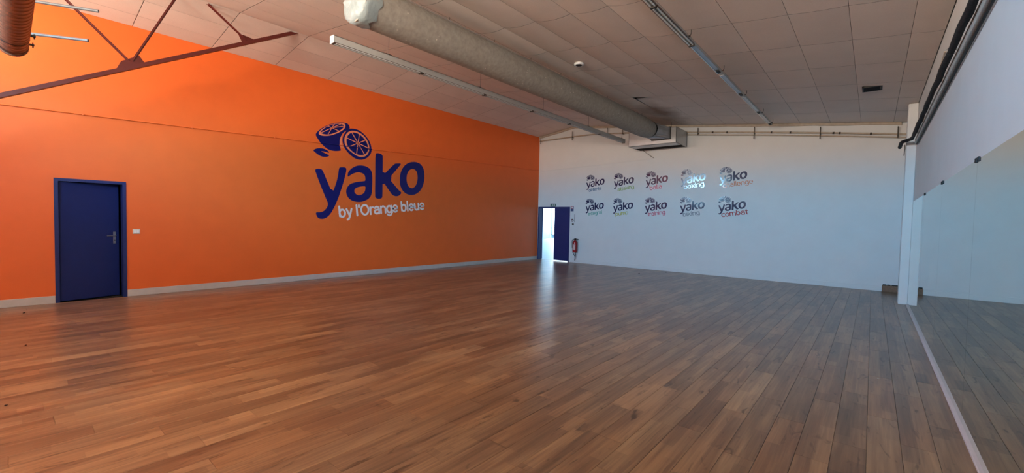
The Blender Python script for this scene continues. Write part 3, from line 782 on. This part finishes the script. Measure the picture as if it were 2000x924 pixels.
cb = thing('call_button', (1.68, D, 1.43), 'small black round button under the round sign on white wall', 'button')
MB().lathe([(0, -0.03), (0.03, -0.028), (0.036, -0.015), (0.036, 0)], (1.68, D, 1.46), 1, 16).build('button_body', M['black'], cb)
MB().lathe([(0, -0.036), (0.014, -0.035), (0.016, -0.026)], (1.68, D, 1.46), 1, 12).build('button_cap', M['dark_iron'], cb)
tag(MB().tube([(1.745, D-0.006, 1.54), (1.745, D-0.006, 1.70), (1.747, D-0.006, 1.84)], 0.007, 6).build('wall_cable', M['dark_iron']),
    'short dark vertical cable on the white wall next to the signs', 'cable')

fe = thing('fire_extinguisher', (1.86, D-0.1, 0.40), 'red fire extinguisher with black hose hung on the white wall', 'fire extinguisher')
fx, fy = 1.86, D-0.115
MB().lathe([(0, 0.40), (0.075, 0.405), (0.088, 0.42), (0.09, 0.44), (0.09, 0.76), (0.082, 0.80), (0.055, 0.83), (0.03, 0.845), (0.028, 0.87), (0, 0.87)], (fx, fy, 0), 2, 20).build('cylinder_body', M['red'], fe)
lab = []
bb = MB(); n = 6
for i in range(n+1):
    th = math.radians(200+110*i/n)
    for z in (0.50, 0.70): lab.append((fx+0.0915*math.cos(th), fy+0.0915*math.sin(th), z))
bb.add(lab, [(2*i, 2*i+2, 2*i+3, 2*i+1) for i in range(n)], True); bb.build('print_label', M['label_pale'], fe)
MB().lathe([(0, 0.855), (0.033, 0.86), (0.033, 0.90), (0.022, 0.925), (0, 0.93)], (fx, fy, 0), 2, 14).build('valve', M['black'], fe)
MB().bar((fx-0.02, fy, 0.925), (fx+0.15, fy-0.01, 0.895), 0.022, 0.014).bar((fx-0.02, fy, 0.90), (fx+0.13, fy-0.01, 0.865), 0.022, 0.012).build('squeeze_handle', M['black'], fe)
MB().tube([(fx-0.03, fy-0.01, 0.895), (fx-0.075, fy-0.05, 0.87), (fx-0.10, fy-0.05, 0.80), (fx-0.10, fy-0.03, 0.6), (fx-0.06, fy-0.03, 0.38), (fx-0.005, fy-0.03, 0.29), (fx+0.02, fy, 0.24)], 0.011, 8).build('hose', M['black'], fe)
MB().tube([(fx+0.03, fy, 0.42), (fx+0.035, fy, 0.30), (fx+0.02, fy, 0.24), (fx+0.015, fy, 0.15), (fx+0.005, fy, 0.09)], [0.012, 0.014, 0.014, 0.012, 0.015], 8).build('nozzle', M['black'], fe)
MB().cbox((fx-0.025, fy+0.02, 0.78), (fx+0.025, D, 0.83), 0.004).build('wall_bracket', M['dark_iron'], fe)

wc = thing('wall_trunking', (2.4, D, 3.6), 'thin white cable trunking climbing gently along the white wall', 'trunking')
MB().bar((0.015, D-0.011, 3.575), (4.77, D-0.011, 3.735), 0.022, 0.045).build('trunking_strip', M['white_wall'], wc)
MB().tube([(4.77, D-0.02, 3.735), (4.70, D-0.02, 3.77), (4.46, D-0.3, 4.0)], 0.008, 6).build('loose_cable', M['dark_iron'], wc)

# pipes under the ceiling along the white wall
hp = thing('heating_pipes', (5.5, D-0.06, 4.3), 'pair of dusty pipes on iron brackets high along the white wall', 'pipe')
PP = [(0.06, 4.76), (1.6, 4.775), (2.5, 4.77), (3.9, 4.66), (5.86, 4.45), (7.79, 4.23), (9.24, 4.05), (10.95, 3.82)]
MB().tube([(x, D-0.07, z) for x, z in PP], 0.022, 10).build('upper_pipe', M['pipe_paint'], hp)
MB().tube([(x, D-0.05, z-0.075) for x, z in PP[3:]], 0.018, 10).build('lower_pipe', M['pipe_paint'], hp)
def ppz(x):
    for a, c in zip(PP, PP[1:]):
        if a[0] <= x <= c[0]: return a[1]+(c[1]-a[1])*(x-a[0])/(c[0]-a[0])
for x, up, dn in ((0.12, 0.10, 0.13), (1.6, 0.19, 0.14), (3.06, 0.20, 0.03), (3.66, 0.15, 0.05), (6.17, 0.13, 0.10), (7.72, 0.15, 0.19), (9.27, 0.15, 0.17), (10.80, 0.18, 0.1)):
    z = ppz(x)
    MB().box((x-0.012, D-0.1, z-dn), (x+0.012, D-0.094, z+up)).box((x-0.012, D-0.1, z-0.035), (x+0.012, D-0.001, z-0.028)).build('pipe_bracket', M['dark_iron'], hp)
for x in (6.6, 7.0, 8.15, 8.6, 9.55, 9.68, 10.3):
    z = ppz(x); MB().tube([(x-0.02, D-0.07, z+0.0023), (x+0.02, D-0.07, z-0.0023)], 0.029, 10).build('pipe_collar', M['dark_iron'], hp)

# skirting block beside the column
kb = thing('skirting_block', (10.8, D-0.03, 0), 'brown chipboard block filling the baseboard gap beside the column', 'block')
MB().cbox((10.665, D-0.05, 0), (11.03, D-0.001, 0.155), 0.004).build('block_body', M['wood_block'], kb)
for x0, x1 in ((10.675, 10.74), (10.76, 10.82), (10.84, 11.02)):
    MB().box((x0, D-0.052, 0.157), (x1, D-0.001, 0.178)).build('black_strip', M['black'], kb)

# ================================================================== RIGHT WALL PIPES
ip = thing('insulated_pipe', (10.95, 5, 3.31), 'black foam insulated pipe high along the wall above the mirrors', 'pipe')
rr = random.Random(2); pts = []; rad = []
y = REAR+0.02
while y < 11.2:
    pts.append((10.943+rr.uniform(-0.004, 0.004), y, 3.31+rr.uniform(-0.008, 0.008))); rad.append(0.030+rr.uniform(-0.0035, 0.0035)); y += 0.34
pts += [(10.94, 11.35, 3.31), (10.88, 11.5, 3.305), (10.825, 11.58, 3.30), (10.805, 11.68, 3.298), (10.80, 11.8, 3.297), (10.80, 12.35, 3.295)]
rad += [0.031, 0.032, 0.032, 0.033, 0.034, 0.034]
MB().tube(pts, rad, 12).build('foam_sleeve', M['rubber'], ip)
for y in (1.2, 3.6, 6.0, 8.4, 10.8):
    MB().tube([(10.943, y-0.012, 3.31), (10.943, y+0.012, 3.31)], 0.0375, 12, caps=False).build('pipe_strap', M['black'], ip)
tr = thing('cable_trunking', (W-0.02, 5, 3.26), 'pale grey trunking under the black pipe above the mirrors', 'trunking')
MB().cbox((W-0.045, REAR+0.01, 3.225), (W+0.007, 11.45, 3.315), 0.004).build('trunking_body', M['lamp_grey'], tr)
MB().tube([(W-0.012, REAR+0.01, 3.208), (W-0.012, 5.0, 3.204), (W-0.012, 11.45, 3.208)], 0.010, 6).build('black_line', M['black'], tr)  # thin black bar along the underside of the trunking
tag(MB().tube([(10.86, 11.85, 3.27), (10.865, 11.855, 3.2), (10.86, 11.855, 3.14), (10.855, 11.86, 3.05)], 0.008, 6).build('cable_tail', M['dark_iron']),
    'short dark cable end dangling beside the top of the white column', 'cable')
# plaster ledge where the wall meets the ceiling
tag(MB().tube([(W-0.004, 7.6, 3.78), (W-0.004, 7.9, 3.72), (W-0.004, 9.6, 3.63)], 0.009, 6).build('wall_cable', M['pipe_paint']),
    'thin cream cable on the wall above the black insulated pipe', 'cable')

# ================================================================== CEILING FITTINGS
# textile duct
dx_, dz_, dr = 5.14, 4.385, 0.277
du = thing('ventilation_duct', (dx_, 7.5, dz_), 'long round grey textile air duct hanging under the ceiling', 'air duct')
rr = random.Random(4); y = 2.98; pts = []; rad = []
while y < 12.25:
    pts.append((dx_, y, dz_)); rad.append(dr*(1+rr.uniform(-0.006, 0.006))); y += 0.5
pts.append((dx_, 12.25, dz_)); rad.append(dr)
pts.append((dx_, 12.55, dz_)); rad.append(dr*0.9)
MB().tube(pts, rad, 32).build('textile_sleeve', M['duct'], du)
# crumpled plastic end
vs = []; fs = []; rr = random.Random(8); n = 26
for k, rf in enumerate((1.035, 1.05, 1.03, 0.9, 0.66, 0.36)):
    yy = (3.16, 3.06, 2.985, 2.955, 2.94, 2.95)[k]
    for j in range(n):
        th = 2*math.pi*j/n
        q = 1+rr.uniform(-0.035, 0.04); e = rr.uniform(-0.09, 0.06) if k == 0 else rr.uniform(-0.03, 0.03)
        vs.append((dx_+dr*rf*q*math.cos(th), yy+e, dz_+dr*rf*q*math.sin(th)))
for k in range(5):
    for j in range(n): fs.append((k*n+j, k*n+(j+1) % n, (k+1)*n+(j+1) % n, (k+1)*n+j))
vs.append((dx_, 2.945, dz_)); fs += [(5*n+j, 5*n+(j+1) % n, 6*n) for j in range(n)]
MB().add(vs, fs, True).build('plastic_end_cover', M['plastic_wrap'], du)
for k in range(9):
    y = 3.5+k*1.05; xx = dx_+0.06
    MB().tube([(xx, y, dz_+dr*0.97), (xx, y, zc(xx)-0.02)], 0.004, 6).build('hanger', M['dark_iron'], du)
MB().bar((dx_+0.06, 3.2, dz_+dr+0.01), (dx_+0.06, 12.2, dz_+dr+0.01), 0.03, 0.02).build('hanger_rail', M['alu'], du)

pb = thing('plenum_box', (5.08, 13.45, 3.99), 'galvanised outlet box at the end of the textile duct', 'air box')
b = MB(); x0, x1, y0, y1, z0, z1 = 4.33, 5.84, 12.93, 13.85, 3.99, 4.46
b.box((x0, y0, z0), (x1, y0+0.01, z1)).box((x0, y1-0.01, z0), (x1, y1, z1)).box((x0, y0, z0), (x0+0.01, y1, z1)).box((x1-0.01, y0, z0), (x1, y1, z1))
b.box((x0, y0, z1-0.01), (x1, y1, z1)).box((x0, y0, z0), (x1, 13.40, z0+0.01))
b.build('sheet_casing', M['galv'], pb)
MB().box((x0+0.01, 13.40, z0+0.02), (x1-0.01, y1-0.01, z0+0.03)).build('outlet_slot', M['black'], pb)
for k in range(5):
    y = 13.47+k*0.085; MB().bar((x0+0.01, y, z0+0.012), (x1-0.01, y, z0+0.012), 0.012, 0.018).build('slot_blade', M['black'], pb)
# round-to-square adapter
vs = []; n = 24
for j in range(n):
    th = 2*math.pi*j/n; c, s = math.cos(th), math.sin(th)
    vs.append((dx_+0.02+0.26*c, 12.556, dz_+0.26*s*0.95))
for j in range(n):
    th = 2*math.pi*j/n; c, s = math.cos(th), math.sin(th); k = 1/max(abs(c), abs(s))
    vs.append((dx_+0.25+0.28*c*k, 12.94, dz_-0.1+0.17*s*k))
MB().add(vs, [(j, (j+1) % n, n+(j+1) % n, n+j) for j in range(n)]).build('adapter', M['galv'], pb)
for yy, ox, oz, wx, wz in ((12.9, dx_+0.245, dz_-0.095, 0.285, 0.175),):
    b = MB(); t = 0.012
    b.box((ox-wx-t, yy-0.015, oz-wz-t), (ox+wx+t, yy+0.015, oz-wz)).box((ox-wx-t, yy-0.015, oz+wz), (ox+wx+t, yy+0.015, oz+wz+t))
    b.box((ox-wx-t, yy-0.015, oz-wz), (ox-wx, yy+0.015, oz+wz)).box((ox+wx, yy-0.015, oz-wz), (ox+wx+t, yy+0.015, oz+wz))
    b.build('black_gasket', M['black'], pb)
MB().tube([(5.55, 13.3, 4.46), (5.55, 13.3, zc(5.55)-0.015)], 0.006, 6).build('hanger_rod', M['dark_iron'], pb)
MB().tube([(4.6, 13.3, 4.46), (4.6, 13.3, zc(4.6)-0.015)], 0.006, 6).build('hanger_rod', M['dark_iron'], pb)

# left light rail
lr = thing('light_rail', (3.97, 8, 4.27), 'long pale grey lighting rail hung on wires beside the textile duct', 'light')
b = MB(); xa, xb, ya, yb, zb, zt = 3.92, 4.03, 3.27, 13.30, 4.215, 4.325
b.box((xa, ya, zt-0.006), (xb, yb, zt)).box((xa, ya, zb), (xa+0.005, yb, zt)).box((xb-0.005, ya, zb+0.01), (xb, yb, zt)).box((xa+0.02, ya, zb+0.035), (xb-0.02, yb, zt))
b.build('rail_body', M['lamp_grey'], lr)
MB().box((xa-0.002, ya-0.012, zb-0.004), (xb+0.002, ya, zt+0.002)).build('end_cap', M['lamp_white'], lr)
MB().box((xa-0.002, yb, zb-0.004), (xb+0.002, yb+0.012, zt+0.002)).build('end_cap', M['lamp_grey'], lr)
for y0, y1 in ((3.29, 4.93), (4.99, 6.60), (6.66, 8.27), (8.33, 9.94), (10.0, 11.61), (11.67, 13.28)):
    MB().prism([(xa+0.006, zb+0.004), (xb-0.006, zb+0.012), (xb-0.02, zb+0.034), (xa+0.02, zb+0.034)], 1, y0, y1).build('reflector', M['reflector'], lr)
    for xx in (xa+0.03, xb-0.03):
        MB().tube([(xx, y0+0.02, zb+0.004), (xx, y1-0.02, zb+0.004)], 0.008, 8).build('unlit_tube', M['tube_glass'], lr)
    MB().box((xa+0.012, y1-0.005, zb-0.012), (xb-0.012, y1+0.025, zb+0.03)).build('lamp_holder', M['dark_iron'], lr)
for y in (4.25, 6.48, 8.72, 10.95, 13.1):
    MB().box((3.985, y-0.06, zt), (4.015, y+0.06, zt+0.016)).build('hanger_clip', M['dark_iron'], lr)
    MB().tube([(4.0, y, zt+0.01), (4.0, y, zc(4.0)-0.012)], 0.0035, 6).build('hanger_wire', M['dark_iron'], lr)

# right light rail
rrail = thing('light_rail', (8.22, 6, 4.3), 'dark twin tube lighting rail close under the ceiling tiles', 'light')
b = MB(); xa, xb, ya, yb, zb, zt = 8.165, 8.275, -1.2, 13.33, 4.265, 4.325
b.box((8.195, ya, zb+0.012), (8.245, yb, zt))
b.build('rail_body', M['lamp_grey'], rrail)
MB().box((8.19, yb, zb+0.01), (8.25, yb+0.01, zt+0.003)).build('end_cap', M['dark_iron'], rrail)
for y0, y1 in ((-1.15, 0.45), (0.5, 2.05), (2.1, 3.65), (3.7, 5.25), (5.3, 6.72)):
    MB().prism([(xa, zb), (xa+0.01, zb-0.004), (8.195, zb+0.02), (8.245, zb+0.02), (xb-0.01, zb-0.004), (xb, zb), (8.25, zb+0.045), (8.19, zb+0.045)], 1, y0, y1).build('reflector', M['reflector'], rrail)
    for xx in (8.195, 8.245): MB().tube([(xx, y0+0.02, zb-0.002), (xx, y1-0.02, zb-0.002)], 0.012, 8).build('unlit_tube', M['tube_glass'], rrail)
    MB().box((8.18, y1-0.01, zb-0.02), (8.26, y1+0.03, zb+0.02)).build('lamp_holder', M['dark_iron'], rrail)
for y0, y1 in ((6.78, 8.3), (8.4, 10.0), (10.12, 11.8), (11.92, 13.3)):
    MB().box((8.183, y0, zb), (8.195, y1, zt-0.006)).build('side_strip', M['alu'], rrail)
    MB().box((8.2, y0+0.02, zb+0.003), (8.262, y1-0.25, zb+0.012)).build('cover_plate', M['galv'], rrail)
    MB().box((8.2, y1-0.2, zb-0.01), (8.25, y1-0.06, zb+0.013)).build('lamp_holder', M['black'], rrail)
for y in (2.0, 4.2, 6.5, 8.3, 10.1, 11.9, 13.2):
    MB().tube([(8.27, y, zt-0.01), (8.285, y, zt+0.02), (8.285, y, zc(8.285)-0.01)], 0.005, 6).box((8.245, y-0.01, zt-0.02), (8.275, y+0.01, zt-0.006)).build('hanger_wire', M['dark_iron'], rrail)

# oxide-red truss below the ridge
tx = 1.58
ts = thing('roof_truss', (tx, 1.27, 3.86), 'dark red steel truss sloping up into the ceiling tiles', 'truss')
sl = (5.16-3.05)/(3.72+0.03)
def chz(y): return 3.05+sl*(y+0.03)
up = (0, -sl, 1)
b = MB().bar((tx-0.022, REAR+0.01, chz(REAR+0.01)), (tx-0.022, 3.76, chz(3.76)), 0.012, 0.06, up).bar((tx+0.022, REAR+0.01, chz(REAR+0.01)), (tx+0.022, 3.76, chz(3.76)), 0.012, 0.06, up)
b.bar((tx, REAR+0.01, chz(REAR+0.01)-0.028), (tx, 3.76, chz(3.76)-0.028), 0.10, 0.010, up)
b.build('bottom_chord', M['truss'], ts)
def diag(p, q, w=0.036):
    MB().bar((tx-0.012, *p), (tx-0.012, *q), 0.010, w, (0, 1, 0.3)).bar((tx+0.012, *p), (tx+0.012, *q), 0.03, 0.008, (0, 1, 0.3)).build('diagonal', M['truss'], ts)
diag((1.25, 3.88), (-0.02, 5.15)); diag((1.29, 3.88), (1.87, 5.14)); diag((2.86, 4.73), (2.26, 5.16), 0.034)
MB().prism([(1.10, chz(1.10)+0.02), (1.44, chz(1.44)+0.02), (1.37, chz(1.44)+0.12), (1.16, chz(1.16)+0.13)], 0, tx-0.006, tx+0.006).build('gusset_plate', M['truss'], ts)
MB().prism([(2.80, chz(2.80)+0.02), (3.01, chz(3.01)+0.02), (2.82, chz(2.8)+0.16), (2.74, chz(2.8)+0.14)], 0, tx-0.006, tx+0.006).build('gusset_plate', M['truss'], ts)

# spiral duct overhead
sd = thing('spiral_duct', (7, 0.06, 3.14), 'brown ribbed spiral metal duct ending near the red truss', 'air duct')
pts = []; rad = []
x = 4.02; k = 0
while x < 10.9:
    pts += [(x, 0.062, 3.145), (x+0.055, 0.062, 3.145), (x+0.062, 0.062, 3.145), (x+0.075, 0.062, 3.145), (x+0.082, 0.062, 3.145)]
    rad += [0.1, 0.1, 0.1035, 0.1035, 0.1]; x += 0.09
MB().tube(pts, rad, 28, caps=False).build('spiral_pipe', M['spiral'], sd)
MB().tube([(4.0, 0.062, 3.145), (4.03, 0.062, 3.145)], 0.107, 28).build('end_cap', M['spiral'], sd)
for x in (4.1, 4.42, 6.0, 8.0, 10.0):
    MB().tube([(x, 0.062, 3.145), (x+0.03, 0.062, 3.145)], 0.1065, 28, caps=False).build('clamp_band', M['black'], sd)
    MB().cbox((x, 0.165, 3.15), (x+0.03, 0.20, 3.165), 0.003).cbox((x+0.01, 0.185, 3.13), (x+0.02, 0.195, 3.18), 0.002).build('clamp_bolt', M['dark_iron'], sd)
for x in (4.45, 7.0, 10.0):
    MB().tube([(x, 0.062, 3.24), (x, 0.062, zc(x)-0.03)], 0.004, 6).build('hanger_wire', M['dark_iron'], sd)

# two grey tubes from the rear wall
for z, p, q, wh in ((4.0, (2.83, 0.28), (3.09, 0.76), 'upper'), (3.6, (2.85, 0.19), (3.15, 0.66), 'lower')):
    v = Vector((q[0]-p[0], q[1]-p[1])); v /= v.y
    a = (q[0]+v.x*(REAR+0.01-q[1]), REAR+0.01)
    t = thing('grey_tube', (a[0], a[1], z), '%s of two grey metal tubes reaching out behind the spiral duct' % wh, 'tube', 'grey tubes behind the spiral duct')
    MB().tube([(a[0], a[1], z), (q[0], q[1], z)], 0.017, 12).build('tube_shaft', M['tube_metal'], t)
    MB().tube([(a[0], a[1], z), (a[0]+v.x*0.02, a[1]+0.02, z)], 0.04, 14).build('wall_flange', M['galv'], t)
    MB().tube([(q[0]-v.x*0.02, q[1]-0.02, z), (q[0]+v.x*0.003, q[1]+0.003, z)], 0.0185, 12).build('end_plug', M['tube_metal'], t)

# detector and dark vent in the tiles
sp = thing('ceiling_spot', (5.94, 7.22, zc(5.94)-0.03), 'small round white ceiling spotlight with dark centre', 'ceiling light')
zz = zc(5.94)-0.045-COLSAG[10]*0.75
MB().lathe([(0.05, 0.0), (0.052, -0.006), (0.08, -0.009), (0.095, 0.0), (0.095, 0.03), (0, 0.03)], (5.94, 7.22, zz), 2, 24).build('white_ring', M['lamp_white'], sp)
MB().lathe([(0, -0.02), (0.03, -0.017), (0.058, -0.0085), (0.062, -0.006), (0.05, 0.02)], (5.94, 7.22, zz), 2, 20).build('dark_lens', M['black'], sp)
cv = thing('ceiling_vent', (10.32, 10.47, zc(10.3)-0.03), 'black rectangular vent slot set in a ceiling tile', 'vent')
xa, xb, ya, yb = 10.17, 10.46, 10.33, 10.66
z1 = zc(10.3)-0.010
MB().box((xa, ya, z1-0.012), (xb, ya+0.02, z1+0.02)).box((xa, yb-0.02, z1-0.012), (xb, yb, z1+0.02)).box((xa, ya, z1-0.012), (xa+0.02, yb, z1+0.02)).box((xb-0.02, ya, z1-0.012), (xb, yb, z1+0.02)).build('vent_frame', M['black'], cv)
MB().box((xa+0.02, ya+0.02, z1-0.004), (xb-0.02, yb-0.02, z1+0.002)).build('vent_back', M['black'], cv)
for k in range(5):
    y = ya+0.05+k*0.055; MB().bar((xa+0.02, y, z1-0.007), (xb-0.02, y, z1-0.007), 0.02, 0.006, (0, 0.5, 1)).build('vent_blade', M['black'], cv)

# ================================================================== CRUMBS ON THE FLOOR
def crumb(name, x, y, r, m, label, seed):
    q = random.Random(seed); bm = bmesh.new(); bmesh.ops.create_icosphere(bm, subdivisions=1, radius=1)
    for v in bm.verts: v.co = Vector((v.co.x*r*q.uniform(0.7, 1.5), v.co.y*r*q.uniform(0.6, 1.1), (v.co.z+1)*r*0.45*q.uniform(0.7, 1.2)))
    z0 = min(v.co.z for v in bm.verts)
    for v in bm.verts: v.co = v.co + Vector((x, y, -z0+0.0005))
    me = bpy.data.meshes.new(name); bm.to_mesh(me); bm.free(); me.materials.append(m)
    return tag(link(name, me), label, 'crumb', 'crumbs on the floor')
crumb('dirt_crumb', 5.244, -0.024, 0.014, M['dirt'], 'largest dark dirt crumb lying on the open wooden floor', 1)
crumb('dirt_crumb', 3.066, 0.119, 0.013, M['dirt'], 'dark dirt crumb on the floor between the baseboard and the largest crumb', 2)
crumb('dirt_crumb', 0.741, 0.148, 0.016, M['dirt'], 'dark dirt crumb on the floor close to the ajar blue door', 3)
crumb('dirt_crumb', 5.011, 12.497, 0.022, M['dirt'], 'dark dirt crumb on the floor in front of the white wall', 4)
crumb('dirt_crumb', 5.45, 13.55, 0.022, M['dirt'], 'dark dirt crumb at the foot of the white wall', 5)
crumb('plaster_crumb', 10.534, 5.799, 0.008, M['plaster_crumb'], 'tiny white plaster crumb on the floor near the mirrors', 6)
